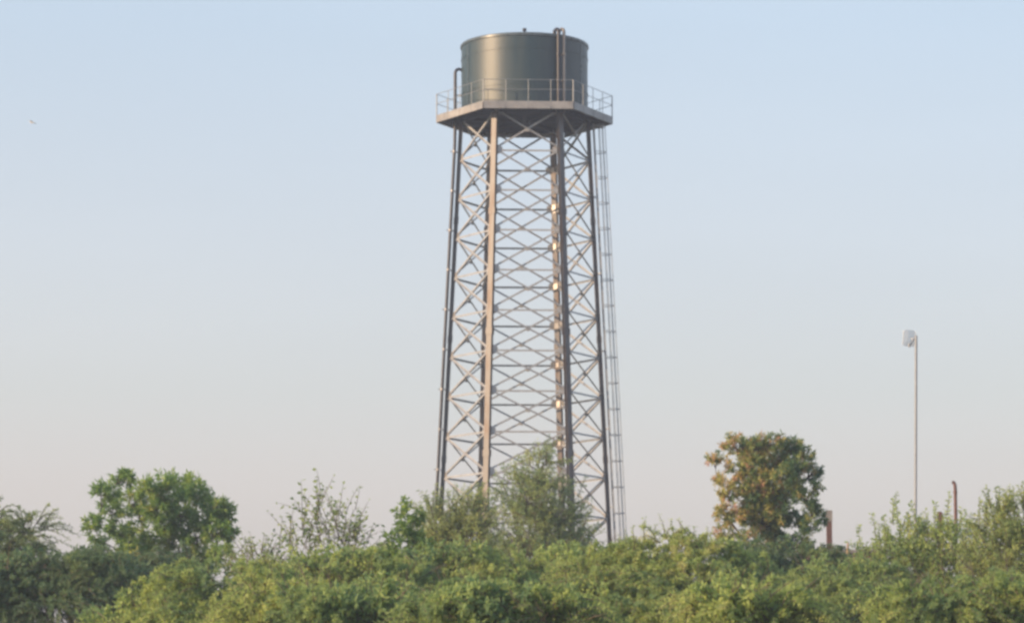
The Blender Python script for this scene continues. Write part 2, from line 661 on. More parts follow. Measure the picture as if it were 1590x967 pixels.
# overflow pipe down the left leg
rad = Vector((math.cos(ANG[3]), math.sin(ANG[3]), 0))
tan = Vector((rad.y, -rad.x, 0))
if tan.y > 0: tan = -tan
po = tan * .25
m = MB()
zu = P(712, 109).z
xu = P(707, 120).x
pts = [leg_p(3, .1, .26) + po, leg_p(3, zQ - 1.2, .26) + po, Vector((xu, po.y, zQ)), Vector((xu, po.y, zu - .2))]
for i in range(1, 7):
    a = PI * i / 6
    c = Vector((xu + .19, po.y, zu - .2))
    pts.append(c + Vector((-.19 * math.cos(a), 0, .19 * math.sin(a))))
pts.append(Vector((xu + .38, po.y, zu - .45)))
m.tube(pts, .078, 12)
op = m.build('overflow_pipe', M['pipe_dark'], tower)
for i in range(1, len(levels), 1):
    z = levels[i] + .35
    m = MB()
    c = leg_p(3, z, .26) + po
    m.tube([c - Vector((0, 0, .04)), c + Vector((0, 0, .04))], .10, 12)
    m.bar(c - rad * .0 - po * .35, leg_p(3, z, .105), .05, .05, Vector((0, 0, 1)))
    if i % 2 == 1: m.bar(c + rad * .09, c + rad * .2, .05, .06, Vector((0, 0, 1)))
    m.build('pipe_clamp', M['plate'], op)
m = MB()
m.bar(Vector((xu + .07, po.y, zP + 1.0)), Vector((-Rt + .02, po.y, zP + 1.0)), .05, .05, Vector((0, 0, 1)))
m.build('pipe_clamp', M['plate'], op)

# caged ladder beyond the right leg
lad = bpy.data.objects.new('ladder', None)
C.objects.link(lad)
lad.parent = tower
rad = Vector((math.cos(ANG[0]), math.sin(ANG[0]), 0))
tan = Vector((-rad.y, rad.x, 0))
slope = (leg_p(0, 20) - leg_p(0, 0)).normalized()
lo, hi = .1, zQ - .02
OFF = .27


def lp(z, out, side):
    return leg_p(0, z, out) + tan * side


for s in (-.22, .22):
    m = MB()
    m.bar(lp(lo, OFF, s), lp(hi, OFF, s), .075, .02, rad)
    m.build('ladder_rail', M['brace'], lad)
z = lo + .3
nr = 0
while z < hi - .05:
    m = MB()
    m.tube([lp(z, OFF, -.21), lp(z, OFF, .21)], .012, 6)
    m.build('rung', M['brace'], lad)
    z += .32
    nr += 1
arc = []
for i in range(9):
    a = PI * i / 8
    arc.append((OFF + .02 + .56 * math.sin(a) ** .8, .36 * math.cos(a)))
zs = []
z = at(938, 434, TY).z
while z < hi - .1: z += 1.27
while z > 2.4:
    if z < hi - .1: zs.append(z)
    z -= 1.27
for z in zs:
    m = MB()
    pts = [lp(z, o, s) for o, s in arc]
    for p, q in zip(pts[:-1], pts[1:]):
        m.bar(p, q, .035, .012, Vector((0, 0, 1)))
    m.build('cage_hoop', M['brace'], lad)
    if int(z / 1.27) % 3 == 0:
        m = MB()
        for s in (-.22, .22):
            m.bar(lp(z + .3, .10, s * .5), lp(z + .3, OFF - .02, s), .04, .02, Vector((0, 0, 1)))
        m.build('standoff', M['brace'], lad)
for i in (1, 2, 4, 6, 7):
    o, s = arc[i]
    o, s = o - .012, s * .97
    m = MB()
    m.bar(lp(2.4, o, s), lp(hi, o, s), .03, .07, Vector((s + .001, 0, 0)) if i != 4 else rad)
    m.build('cage_strap', M['brace'], lad)

# ------------------------------------------------------------------ mast with grid antenna
MY = 135.0
mb, mt = at(1420.3, 1100, MY), at(1423.5, 521, MY)
mast = empty('antenna_mast', (mb.x, MY, 0), 'thin grey steel mast rising out of the bushes with a pale grid antenna on top', 'mast')
mt = mt - Vector((mb.x, MY, 0))
m = MB()
mx = mt.x - .03
m.tube([(0, 0, -.1), (mx * .45, 0, mt.z * .5)], .074, 12)
m.build('pole', M['mast'], mast)
m = MB()
m.tube([(mx * .45, 0, mt.z * .5), (mx, 0, mt.z)], .058, 12)
m.build('pole', M['mast'], mast)
m = MB()
m.tube([(mx * .45, 0, mt.z * .5 - .1), (mx * .45, 0, mt.z * .5 + .1)], .09, 12)
m.build('collar', M['mast'], mast)
# grid reflector facing left and away
m = MB()
dc = Vector((mx - .22, .14, mt.z - .10))
face = Vector((-.5, .75, .08)).normalized()
sx = Vector((0, 0, 1)).cross(face).normalized()
sz = face.cross(sx)


def dish_p(a, b):
    return dc + sx * a + sz * b + face * (.55 * (a * a + b * b))


W2, H2 = .36, .34
nb = 24
for i in range(nb):
    b = -H2 + 2 * H2 * i / (nb - 1)
    w = W2 * (1 - .25 * abs(b / H2) ** 4)
    m.tube([dish_p(-w + 2 * w * j / 8, b) for j in range(9)], .008, 5)
for a in (-.36, -.18, 0, .18, .36):
    m.tube([dish_p(a, -H2 + 2 * H2 * j / 8) for j in range(9)], .010, 5)
rim = []
for j in range(33):
    t = 2 * PI * j / 32
    cx, cy = math.cos(t), math.sin(t)
    rim.append(dish_p(W2 * math.copysign(abs(cx) ** .5, cx), H2 * math.copysign(abs(cy) ** .5, cy)))
m.tube(rim, .012, 6)
m.build('grid_reflector', M['dish'], mast)
m = MB()
m.tube([(mx, 0, mt.z - .12), (mx - .10, .03, mt.z - .14), (mx - .22, -.02, mt.z - .36), (mx - .30, -.04, mt.z - .42)], .038, 8)
m.bar((mx, 0, mt.z - .22), dc, .035, .035, Vector((0, 0, 1)))
m.build('bracket', M['mast'], mast)
m = MB()
m.tube([(mx - .31, -.04, mt.z - .36), (mx - .31, -.04, mt.z - .52)], .055, 10)
m.build('radio_box', M['mast'], mast)

# ------------------------------------------------------------------ brick building behind the bushes at the right
BY = 128.0
p0, p1 = at(1262, 853, BY), at(1372, 853, BY)
zr = p0.z
bld = empty('brick_building', ((p0.x + p1.x) / 2, BY + 2.5, 0),
            'low brown brick building, only its flat parapet and a corner pillar above the bushes', 'building')
w = (p1.x - p0.x) / 2
m = MB()
m.add([(-w, -2.5, 0), (w, -2.5, 0), (w, 2.5, 0), (-w, 2.5, 0), (-w, -2.5, zr - .12), (w, -2.5, zr - .12), (w, 2.5, zr - .12), (-w, 2.5, zr - .12)],
      [[0, 1, 5, 4], [1, 2, 6, 5], [2, 3, 7, 6], [3, 0, 4, 7], [4, 5, 6, 7]])
m.build('wall', M['brick'], bld)
m = MB()
m.bar((-w - .06, -2.45, zr - .06), (w + .06, -2.45, zr - .06), .12, .24, Vector((0, 0, 1)))
m.bar((-w - .06, 2.45, zr - .06), (w + .06, 2.45, zr - .06), .12, .24, Vector((0, 0, 1)))
m.bar((-w + .06, -2.32, zr - .062), (-w + .06, 2.32, zr - .062), .12, .24, Vector((0, 0, 1)))
m.bar((w - .06, -2.32, zr - .062), (w - .06, 2.32, zr - .062), .12, .24, Vector((0, 0, 1)))
m.build('coping', M['concrete'], bld)
pp = at(1287.5, 792, BY)
m = MB()
x = pp.x - bld.location.x
m.bar((x, -2.40, zr + .002), (x, -2.40, pp.z - .45), .22, .22, Vector((1, 0, 0)))
pil = m.build('pillar', M['brick'], bld)
m = MB()
m.bar((x, -2.40, pp.z - .45), (x, -2.40, pp.z), .255, .25, Vector((1, 0, 0)))
m.build('cap', M['concrete'], pil)

# bent rusty pipe, stub and small post
def lone(name, u, v, label, cat, Y):
    p = at(u, v, Y)
    return empty(name, (p.x, Y, 0), label, cat), p.z


o, zt = lone('vent_pipe', 1483, 746, 'rusty upright pipe with bent top sticking out of the bushes right of the mast', 'pipe', 120.0)
m = MB()
m.tube([(0, 0, 0), (0, 0, zt - .25), (-.015, 0, zt - .14), (-.05, 0, zt - .07), (-.115, 0, zt - .05)], .065, 12)
m.build('pipe', M['rust'], o)
m = MB()
m.tube([(0, 0, zt - .48), (0, 0, zt - .42)], .085, 12)
m.build('collar', M['rust'], o)
o, zt = lone('post', 1459, 794, 'short reddish brown post stub between the mast and the bent rusty pipe', 'post', 119.0)
m = MB()
m.bar((0, 0, 0), (0, 0, zt - .06), .21, .2, Vector((1, 0, 0)))
m.build('shaft', M['rust'], o)
m = MB()
m.bar((0, 0, zt - .06), (0, 0, zt), .15, .15, Vector((1, 0, 0)))
m.build('cap', M['rust'], o)
M['tan'] = metal_mat('dry_wood', (.34, .20, .12), (.46, .30, .19), rough=.8, scale=6)
o, zt = lone('wooden_stake', 1316, 842, 'slim tan wooden stake standing before the brick parapet', 'stake', 124.0)
m = MB()
m.tube([(0, 0, 0), (.01, 0, zt - .75), (.0, 0, zt - .3), (.02, 0, zt)], [.085, .08, .05, .03], 8)
m.build('shaft', M['tan'], o)
m = MB()
m.tube([(.0, 0, zt - .42), (-.06, 0, zt - .62), (-.10, 0, zt - .8)], [.03, .05, .03], 7)
m.build('side_splinter', M['tan'], o)

# ------------------------------------------------------------------ bird
bp = at(50, 190.5, 170)
bird = MB()
for i in range(1):
    pass
prof = [(-.22, .008), (-.17, .02), (-.10, .045), (0, .06), (.09, .05), (.14, .035), (.17, .034), (.20, .02), (.235, .004)]
bird.tube([(x, 0, .01 * math.sin(x * 9)) for x, r in prof], [r for x, r in prof], 10)
o = bird.build('bird', M['bird'])
tag(o, 'small grey bird gliding in the open sky far left of the tower', 'bird')
o.location = bp
o.scale = (.75, .75, .75)
o.rotation_euler = (R_(8), R_(-6), R_(155))
for s in (1, -1):
    m = MB()
    vs, fs = [], []
    st = [(0, .10, -.09, .0, .012), (.14, .12, -.08, .06, .010), (.30, .06, -.08, .05, .007), (.40, -.03, -.09, .02, .002)]
    for y, xa, xb, zz, th in st:
        vs += [(xa, s * (y + .03), zz), (xb, s * (y + .03), zz), ((xa + xb) / 2 + .02, s * (y + .03), zz + th * 1.5), ((xa + xb) / 2, s * (y + .03), zz - th)]
    for i in range(3):
        a = i * 4
        for p, q in ((0, 2), (2, 1), (1, 3), (3, 0)):
            fs.append([a + p, a + q, a + 4 + q, a + 4 + p])
    fs.append([12, 14, 13, 15])
    m.add(vs, fs, True)
    m.build('wing', M['bird'], o)

# ------------------------------------------------------------------ vegetation
M['lf_mango'] = leaf_mat('mango_leaf', [(0, (.11, .21, .08)), (.45, (.21, .36, .10)), (.8, (.37, .47, .13)), (1, (.50, .46, .17))], rough=.42, spec=.4, trans=.5)
M['lf_flush'] = leaf_mat('flush_leaf', [(0, (.09, .18, .10)), (.35, (.17, .26, .10)), (.6, (.42, .43, .14)), (.78, (.56, .46, .19)), (.9, (.60, .42, .25)), (1, (.62, .38, .28))], rough=.42, spec=.35, trans=.42)
M['lf_thorn'] = leaf_mat('thicket_leaf', [(0, (.22, .33, .15)), (.45, (.37, .47, .16)), (.8, (.46, .54, .20)), (1, (.52, .53, .22))], trans=.5)
M['lf_olive'] = leaf_mat('olive_leaf', [(0, (.19, .28, .13)), (.5, (.33, .42, .16)), (1, (.52, .56, .21))], trans=.5)
M['lf_shade'] = leaf_mat('shaded_leaf', [(0, (.09, .16, .095)), (.6, (.16, .25, .12)), (1, (.30, .38, .14))], trans=.4)  # darker, bluer thicket leaf: shade put into the leaf colour
M['lf_bright'] = leaf_mat('bright_leaf', [(0, (.13, .24, .075)), (.6, (.23, .36, .09)), (1, (.40, .44, .13))], trans=.48)


def unit(a):
    return a / np.maximum(np.linalg.norm(a, axis=-1, keepdims=True), 1e-9)


class Foliage:
    def __init__(self, seed):
        self.r = np.random.default_rng(seed)
        self.P, self.D, self.L, self.W, self.T = [], [], [], [], []
        self.wood = []                              # (points, radii)

    def leaves(self, P, D, L, W, T):
        self.P.append(P); self.D.append(unit(D)); self.L.append(L); self.W.append(W); self.T.append(T)

    def rosette(self, tips, dirs, n, length, width, tint, spread=1.0, droop=.35):
        """whorl of n leaves round every tip"""
        r = self.r
        k = len(tips)
        P = np.repeat(tips, n, 0)
        A = np.repeat(dirs, n, 0)
        rnd = unit(r.normal(size=(k * n, 3)))
        D = unit(A * r.uniform(-.1, .9, (k * n, 1)) + rnd * spread)
        D[:, 2] -= droop * r.uniform(.3, 1.2, k * n)
        P = P + A * r.uniform(-.1, .06, (k * n, 1)) * 1.2
        L = length * r.uniform(.65, 1.25, k * n)
        T = np.repeat(tint, n) + r.normal(0, .07, k * n)
        self.leaves(P, D, L, width * r.uniform(.8, 1.2, k * n), T)

    def sprays(self, tips, dirs, lens, step, length, width, tint, sag=.5, pairs=2, flat=.5):
        """curved twigs carrying leaves all along"""
        r = self.r
        for p, d, ln, t in zip(tips, dirs, lens, tint):
            ns = max(3, int(ln / step))
            s = np.linspace(0, 1, ns)[:, None]
            d = d / np.linalg.norm(d)
            side = unit(np.cross(d, r.normal(size=3)))
            curve = p + d * ln * s + np.array([0, 0, -1.0]) * sag * ln * s ** 2 + side * ln * .15 * r.normal() * s ** 2
            idx = np.linspace(0, ns - 1, 4).astype(int)
            self.wood.append((curve[idx], np.array([.012, .009, .006, .003]) * (1 + ln * .5)))
            tang = np.gradient(curve, axis=0) if ns > 1 else np.repeat(d[None], ns, 0)
            tang = unit(tang)
            m = ns * pairs
            P = np.repeat(curve, pairs, 0) + r.normal(0, .012, (m, 3))
            A = np.repeat(tang, pairs, 0)
            lat = unit(np.cross(A, r.normal(size=(m, 3))))
            D = A * r.uniform(.1, .8, (m, 1)) + lat
            D[:, 2] -= .15
            self.leaves(P, D, length * r.uniform(.6, 1.3, m), width * r.uniform(.75, 1.25, m), t + r.normal(0, .08, m))

    def limb(self, a, b, r0, r1, bend=.12, n=6):
        a, b = np.asarray(a, float), np.asarray(b, float)
        s = np.linspace(0, 1, n)[:, None]
        ln = np.linalg.norm(b - a)
        off = unit(self.r.normal(size=3)) * ln * bend
        up = np.array([0, 0, 1.0]) * ln * bend * .6
        c = a + (b - a) * s + (off + up) * (4 * s * (1 - s)) * .5
        self.wood.append((c, r0 + (r1 - r0) * s[:, 0]))
        return c

    def leaf_object(self, name, mat, parent):
        P = np.concatenate(self.P); D = np.concatenate(self.D); L = np.concatenate(self.L)[:, None]
        W = np.concatenate(self.W)[:, None]; T = np.concatenate(self.T)
        n = len(P)
        S = unit(np.cross(D, self.r.normal(size=(n, 3))))
        Nn = np.cross(D, S)
        V = np.empty((n, 4, 3), np.float32)
        V[:, 0] = P
        V[:, 1] = P + D * L * .45 + S * W * .5 + Nn * W * .12
        V[:, 2] = P + D * L - Nn * L * .12
        V[:, 3] = P + D * L * .45 - S * W * .5 + Nn * W * .12
        me = bpy.data.meshes.new(name)
        me.vertices.add(n * 4)
        me.vertices.foreach_set('co', V.ravel())
        me.loops.add(n * 4)
        me.loops.foreach_set('vertex_index', np.arange(n * 4, dtype=np.int32))
        me.polygons.add(n)
        me.polygons.foreach_set('loop_start', np.arange(0, n * 4, 4, dtype=np.int32))
        me.update(calc_edges=True)
        at_ = me.attributes.new('tint', 'FLOAT', 'FACE')
        at_.data.foreach_set('value', np.clip(T, 0, 1).astype(np.float32))
        me.materials.append(mat)
        o = bpy.data.objects.new(name, me)
        C.objects.link(o)
        o.parent = parent
        self.count = n
        return o

    def wood_object(self, name, mat, parent, sides=5):
        m = MB()
        for pts, rs in self.wood:
            m.tube([Vector(p) for p in pts], [float(x) for x in rs], sides if rs[0] > .03 else 3, cap=False)
        return m.build(name, mat, parent)


def lobe_points(r, lobes, n, shell=.55):
    """random points in a set of ellipsoid lobes, biased to the outside; returns points and outward directions"""
    vol = np.array([l[1][0] * l[1][1] * l[1][2] for l in lobes]) ** (2 / 3)
    which = r.choice(len(lobes), n, p=vol / vol.sum())
    c = np.array([l[0] for l in lobes], float)[which]
    s = np.array([l[1] for l in lobes], float)[which]
    d = unit(r.normal(size=(n, 3)))
    rad = (shell + (1 - shell) * r.uniform(0, 1, n) ** .6)[:, None]
    return c + d * s * rad, d, which


def plant(name, u, Y, label, cat, seed, lobes, style, leafmat, barkmat='bark', trunk_r=.12, trunk_h=1.2, group=None,
          ntips=300, tint=(.4, .2), warm=None, **kw):
    """lobes: list of (du px, v px, half-width px, half-height px, depth factor, dy m) as they stand in the photograph"""
    base = at(u, 1000, Y)
    root = empty(name, (base.x, Y, 0), label, cat, group)
    f = Foliage(seed)
    r = f.r
    ppm = F_PX / Y
    L3 = []
    for lobe in lobes:
        du, v, hw, hh = lobe[:4]
        dep, dy = lobe[4:] if len(lobe) > 4 else (1.0, float(r.uniform(-.55, .55)) * kw.get('deep', 1.0))
        c = at(u + du, v, Y + dy)
        L3.append(((c.x - base.x, dy, c.z), (hw / ppm, hw / ppm * dep, hh / ppm)))
    # trunk and limbs
    cz = min(l[0][2] - l[1][2] for l in L3)
    th = max(.5, min(trunk_h, cz + .3)) if trunk_h else .4
    trunk_top = np.array([r.normal() * .1, r.normal() * .1, th])
    f.limb((0, 0, -.1), trunk_top, trunk_r * 1.25, trunk_r * .9, .03)
    # limbs: every lobe grows from the nearest lobe that is already joined to the trunk
    limbs = [None] * len(L3)
    ends = [np.array(c) - np.array([0, 0, s[2] * .35]) for c, s in L3]
    order = sorted(range(len(L3)), key=lambda i: np.linalg.norm(ends[i] - trunk_top))
    joined = []
    for i in order:
        best, bd, br = trunk_top, np.linalg.norm(ends[i] - trunk_top) * 1.15, trunk_r * .62
        for j in joined:
            d = np.linalg.norm(ends[i] - ends[j])
            if d < bd and ends[j][2] < ends[i][2] + .25:
                best, bd, br = ends[j], d, rad_at[j] * .85
        if not joined: rad_at = {}
        rad_at[i] = max(br * .62, .012)
        limbs[i] = f.limb(best, ends[i], br, rad_at[i], .1, 6)
        joined.append(i)
    tips, dirs, which = lobe_points(r, L3, ntips, kw.get('shell', .5))
    keep = tips[:, 2] > .3
    tips, dirs, which = tips[keep], dirs[keep], which[keep]
    # secondary branches from limb to tip
    nbr = int(len(tips) * kw.get('branch_frac', .5))
    for i in range(nbr):
        cv = limbs[which[i]]
        a = cv[r.integers(3, len(cv))]
        f.limb(a, tips[i], trunk_r * .12, .006, .15, 4)
    # clump tint: neighbours share a tint
    lo, hi = tips.min(0), tips.max(0)
    fr = kw.get('clump', 1.1)
    ph = r.uniform(0, 6.28, 6)
    cl = (np.sin(tips[:, 0] * fr * 2.1 + ph[0]) + np.sin(tips[:, 2] * fr * 2.7 + ph[1]) + np.sin((tips[:, 0] + tips[:, 1]) * fr * 3.3 + ph[2]) + np.sin((tips[:, 2] - tips[:, 0]) * fr * 4.1 + ph[3])) / 4
    tn = tint[0] + tint[1] * cl + r.normal(0, tint[1] * .5, len(tips))
    if warm is not None:
        tn = warm(tips, lo, hi, tn, r)
    up = np.array([0, 0, 1.0])
    if style == 'rosette':
        f.rosette(tips, unit(dirs + up * .35), kw.get('n', 14), kw.get('length', .2), kw.get('width', .06), tn, kw.get('spread', 1.0), kw.get('droop', .35))
    else:
        q = rpos = tips * kw.get('dclump', 1.3)
        fld = np.stack([np.sin(q[:, 0] * 1.9 + q[:, 2] * 1.3 + ph[4]), np.sin(q[:, 1] * 2.2 + q[:, 0] + ph[5]), .6 * np.sin(q[:, 2] * 2.4 - q[:, 0] * 1.1 + ph[3])], 1)
        dd = unit(dirs * kw.get('out', 1.0) + up * kw.get('rise', .35) + fld * kw.get('sweep', .0) + r.normal(size=dirs.shape) * kw.get('rand', .35))
        ln = kw.get('twig', .6) * r.uniform(.5, 1.4, len(tips))
        mixed = kw.get('mixed', 0)
        big = (np.sin(tips[:, 0] * 1.7 + ph[5]) + np.sin(tips[:, 2] * 2.9 + tips[:, 1] + ph[4])) > (1.2 if mixed else 9)
        f.sprays(tips[~big], dd[~big], ln[~big], kw.get('step', .05), kw.get('length', .08), kw.get('width', .03), tn[~big], kw.get('sag', .5), kw.get('pairs', 3))
        if big.any():
            f.sprays(tips[big], dd[big], ln[big] * .8, .05, kw.get('length', .08) * 1.5, kw.get('width', .03) * 2.1, tn[big] - .08, .3, 2)
        # bare dead twigs and long whips standing out of the mass
        nd = kw.get('dead', 0)
        for i in r.choice(len(tips), min(nd, len(tips)), replace=False):
            d = unit(dirs[i] * .7 + up * r.uniform(.2, 1.1) + r.normal(size=3) * .4)
            l0 = r.uniform(.5, 1.1)
            e = tips[i] + d * l0 - up * r.uniform(0, .25) * l0
            cv = f.limb(tips[i] - d * .3, e, r.uniform(.012, .02), .004, .12, 5)
            for q_ in range(3):
                a_ = cv[r.integers(1, 4)]
                f.limb(a_, a_ + unit(d + r.normal(size=3) * .6) * r.uniform(.2, .45), .008, .003, .1, 3)
    # upright shoots above the outline
    for (du, v0, v1) in kw.get('shoots', []):
        a, b = at(u + du, v0, Y), at(u + du + r.normal() * 3, v1, Y)
        a = np.array([a.x - base.x, r.normal() * .3, a.z]); b = np.array([b.x - base.x, a[1], b.z])
        d = b - a
        f.sprays([a], [d], [np.linalg.norm(d)], kw.get('sstep', .045), kw.get('slen', kw.get('length', .1)), kw.get('swid', kw.get('width', .04)), [tint[0] + .1], .02, kw.get('spairs', 3))
    f.leaf_object('crown', M[leafmat], root)
    f.wood_object('trunk', M[barkmat], root)
    print(name, f.count, label)
    return root


# --- trees standing up against the sky
plant('mango_tree', 248, 105, 'dense round mango tree with whorled bright green leaves, standing alone at the left', 'tree', 11,
      [(-82, 762, 20, 18), (-55, 741, 18, 14), (-74, 790, 20, 17), (-104, 812, 14, 16), (-92, 834, 16, 14), (-58, 824, 23, 18), (-16, 757, 26, 18), (9, 745, 20, 14),
       (40, 750, 24, 18), (60, 766, 20, 18), (86, 784, 22, 16), (106, 797, 15, 17), (110, 832, 13, 17), (88, 822, 22, 20), (-2, 790, 28, 20), (35, 795, 26, 18),
       (-30, 800, 20, 16), (56, 830, 24, 20), (20, 836, 24, 20), (-20, 842, 24, 20), (-42, 776, 22, 20), (14, 768, 24, 18), (-78, 812, 14, 12), (10, 815, 24, 18), (72, 802, 22, 18), (-50, 848, 20, 16), (-46, 862, 30, 18), (0, 872, 32, 18), (60, 864, 36, 18), (95, 860, 22, 16)],
      'rosette', 'lf_mango', trunk_r=.16, trunk_h=3.2, ntips=980, tint=(.48, .3), n=18, length=.22, width=.055, spread=.95, droop=.45, shell=.5, branch_frac=.4, deep=2.2)


def flush_and_shade(tips, lo, hi, tn, r):
    x = (tips[:, 0] - lo[0]) / (hi[0] - lo[0])
    z = (tips[:, 2] - lo[2]) / (hi[2] - lo[2])
    want = .62 * (1 - x) ** 1.3 + .26 * z - .15
    hit = r.uniform(0, 1, len(tips)) < want
    tn = tn + .14 - .34 * x  # tint falls to the right: crown's shaded side painted into the leaves
    tn[hit] = r.uniform(.5, .97, hit.sum())
    return tn


plant('mango_tree', 1188, 100, 'tall leafy tree flushed orange and brown with new leaves, left of the brick pillar', 'tree', 12,
      [(-45, 690, 23, 18), (-78, 712, 15, 12), (-15, 690, 20, 15), (15, 686, 22, 17), (42, 691, 20, 17), (62, 705, 17, 17), (72, 730, 17, 20), (80, 754, 10, 14),
       (-40, 725, 25, 20), (0, 725, 26, 20), (35, 735, 25, 20), (28, 712, 26, 18), (50, 722, 20, 16), (-20, 708, 24, 14), (48, 755, 18, 16), (-56, 760, 22, 20), (-15, 765, 25, 20), (25, 770, 25, 20), (62, 772, 19, 20), (-60, 795, 20, 19),
       (-25, 800, 25, 20), (15, 805, 25, 20), (48, 806, 19, 15), (-62, 828, 19, 18), (-25, 840, 24, 20), (15, 842, 28, 20), (50, 846, 26, 18), (90, 803, 12, 10), (76, 792, 14, 12), (70, 816, 17, 14), (0, 750, 48, 40), (0, 800, 46, 40), (-74, 744, 9, 9)],
      'rosette', 'lf_flush', trunk_r=.14, trunk_h=3.0, ntips=1500, tint=(.38, .25), warm=flush_and_shade, n=18, length=.16, width=.045, spread=1.0, droop=.3, shell=.35, branch_frac=.4, clump=2.2, deep=2)

plant('acacia_tree', -12, 92, 'feathery thorn tree with thin drooping sprays, cut off by the left edge', 'tree', 13,
      [(-20, 830, 56, 48, 1, 0), (60, 822, 34, 22, 1, .4), (30, 850, 42, 36, 1, -.3), (-50, 815, 40, 36, 1, .3), (64, 880, 40, 28, 1, 0), (-10, 870, 80, 40, 1, 0)],
      'sprays', 'lf_olive', trunk_r=.13, trunk_h=2.2, ntips=560, tint=(.2, .25), twig=.95, step=.05, length=.085, width=.026, sag=.5, pairs=3, shell=.4, out=1.2, rise=.5)

plant('feathery_tree', 830, 118, 'loose grey green tree with narrow leaves rising in front of the tower legs', 'tree', 14,
      [(5, 732, 32, 32, 1, 0), (-16, 775, 48, 36, 1, -.3), (25, 785, 46, 40, 1, .3), (-15, 835, 66, 40, 1, 0), (45, 832, 50, 36, 1, .2), (0, 875, 80, 40, 1, 0), (18, 712, 14, 16, 1, 0)],
      'sprays', 'lf_olive', 'twig', trunk_r=.10, trunk_h=3.0, ntips=1050, tint=(.42, .3), twig=.7, step=.07, length=.16, width=.046, sag=.15, pairs=2, shell=.3, out=.8, rise=.8, rand=.4)

plant('sparse_shrub', 508, 88, 'thin open shrub with scattered oval leaves on bare upright twigs', 'shrub', 15,
      [(-18, 802, 38, 42, .9, 0), (18, 822, 44, 42, .9, .2), (40, 850, 40, 34, .9, 0), (-40, 850, 34, 36, .9, 0), (0, 880, 70, 36, .9, 0)],
      'sprays', 'lf_olive', 'twig', trunk_r=.04, trunk_h=1.8, ntips=190, tint=(.3, .25), twig=.7, step=.13, length=.15, width=.085, sag=.05, pairs=1, shell=.3, out=.8, rise=1.0, rand=.3, branch_frac=.5,
      shoots=[(-40, 820, 742), (-12, 810, 765), (-58, 845, 785), (22, 800, 775), (50, 830, 798), (-76, 850, 800)], sstep=.12, spairs=1)

plant('young_tree', 632, 92, 'young upright tree with bright green broad leaves, just left of the tower', 'tree', 16,
      [(-6, 792, 13, 16, 1, 0), (14, 800, 12, 14, 1, 0), (2, 820, 20, 18, 1, 0), (-18, 842, 22, 20, 1, -.2), (14, 842, 22, 20, 1, .2), (-30, 862, 24, 20, 1, 0), (22, 868, 26, 24, 1, .1), (0, 890, 48, 30, 1, 0)],
      'rosette', 'lf_bright', 'twig', trunk_r=.05, trunk_h=2.6, ntips=260, tint=(.5, .3), n=11, length=.2, width=.075, spread=.9, droop=.2, shell=.45, branch_frac=.5,
      shoots=[(-4, 800, 772)])

plant('wispy_shrub', 712, 98, 'olive wispy shrub in front of the left tower legs', 'shrub', 17,
      [(-25, 820, 34, 38, 1, 0), (20, 815, 36, 38, 1, .2), (0, 860, 58, 40, 1, 0), (-35, 870, 36, 30, 1, 0)],
      'sprays', 'lf_olive', 'twig', trunk_r=.06, trunk_h=2.2, ntips=650, tint=(.55, .3), twig=.7, step=.06, length=.12, width=.036, sag=.1, pairs=2, shell=.3, out=.8, rise=.9,
      shoots=[(-32, 800, 755), (10, 800, 768), (30, 800, 775)])

plant('sapling', 402, 84, 'small thin sapling with few leaves between the mango tree and the sparse shrub', 'sapling', 18,
      [(0, 868, 28, 20, 1, 0), (18, 880, 28, 24, 1, 0), (-24, 882, 30, 20, 1, 0)],
      'sprays', 'lf_olive', 'twig', trunk_r=.04, trunk_h=1.6, ntips=90, tint=(.35, .2), twig=.5, step=.1, length=.12, width=.055, sag=.05, pairs=1, shell=.3, rise=1.0)

# --- thicket in front
thick = dict(style='sprays', barkmat='twig', trunk_r=.06, trunk_h=1.0, twig=.75, step=.032, length=.095, width=.028, sag=.6, pairs=3, shell=.55, rise=.45, rand=.25, out=.8, sweep=.8, branch_frac=.1, mixed=1, dead=26)


def thicket(u, Y, label, seed, lobes, leafmat='lf_thorn', ntips=420, tint=(.45, .25), **kw):
    d = dict(thick)
    d.update(kw)
    st = d.pop('style')
    return plant('thicket_shrub', u, Y, label, 'shrub', seed, lobes, st, leafmat, ntips=int(ntips * 1.7), tint=tint, group='thorny thicket shrubs along the bottom', **d)


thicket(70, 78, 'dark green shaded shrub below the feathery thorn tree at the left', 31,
        [(-60, 915, 70, 46, 1, 0), (20, 905, 60, 36, 1, .4), (90, 900, 60, 36, 1, .3), (40, 955, 90, 50, 1, -.6), (-80, 950, 60, 50, 1, -.4)], 'lf_shade', 850)  # darkened leaves paint the shade over this corner
thicket(205, 88, 'shaded leafy shrub filling the gap under the mango tree', 32,
        [(-40, 898, 54, 34, 1, 0), (30, 898, 60, 34, 1, 0), (80, 900, 50, 32, 1, .2), (0, 945, 80, 40, 1, -.5), (-70, 885, 26, 18, 1, 0)], 'lf_shade', 560)  # shade under the crown is painted by the darkened leaf colour
thicket(300, 64, 'broad yellow green mound of thorn shrub in front of the mango tree', 33,
        [(-95, 985, 56, 34, 1, 0), (-40, 955, 62, 34, 1, .2), (30, 918, 62, 32, 1, 0), (100, 912, 60, 32, 1, 0), (-30, 932, 50, 30, 1, .3), (0, 985, 120, 50, 1, -.5), (140, 965, 50, 50, 1, -.4)],
        'lf_thorn', 820, (.36, .36))
thicket(415, 60, 'arching shrub with long pale yellow fronds at the bottom edge', 34,
        [(-10, 928, 46, 30, 1, 0), (30, 940, 40, 32, 1, -.2), (0, 975, 70, 40, 1, -.3)], 'lf_thorn', 240, (.55, .25), twig=.8, sag=.75, out=1.1)
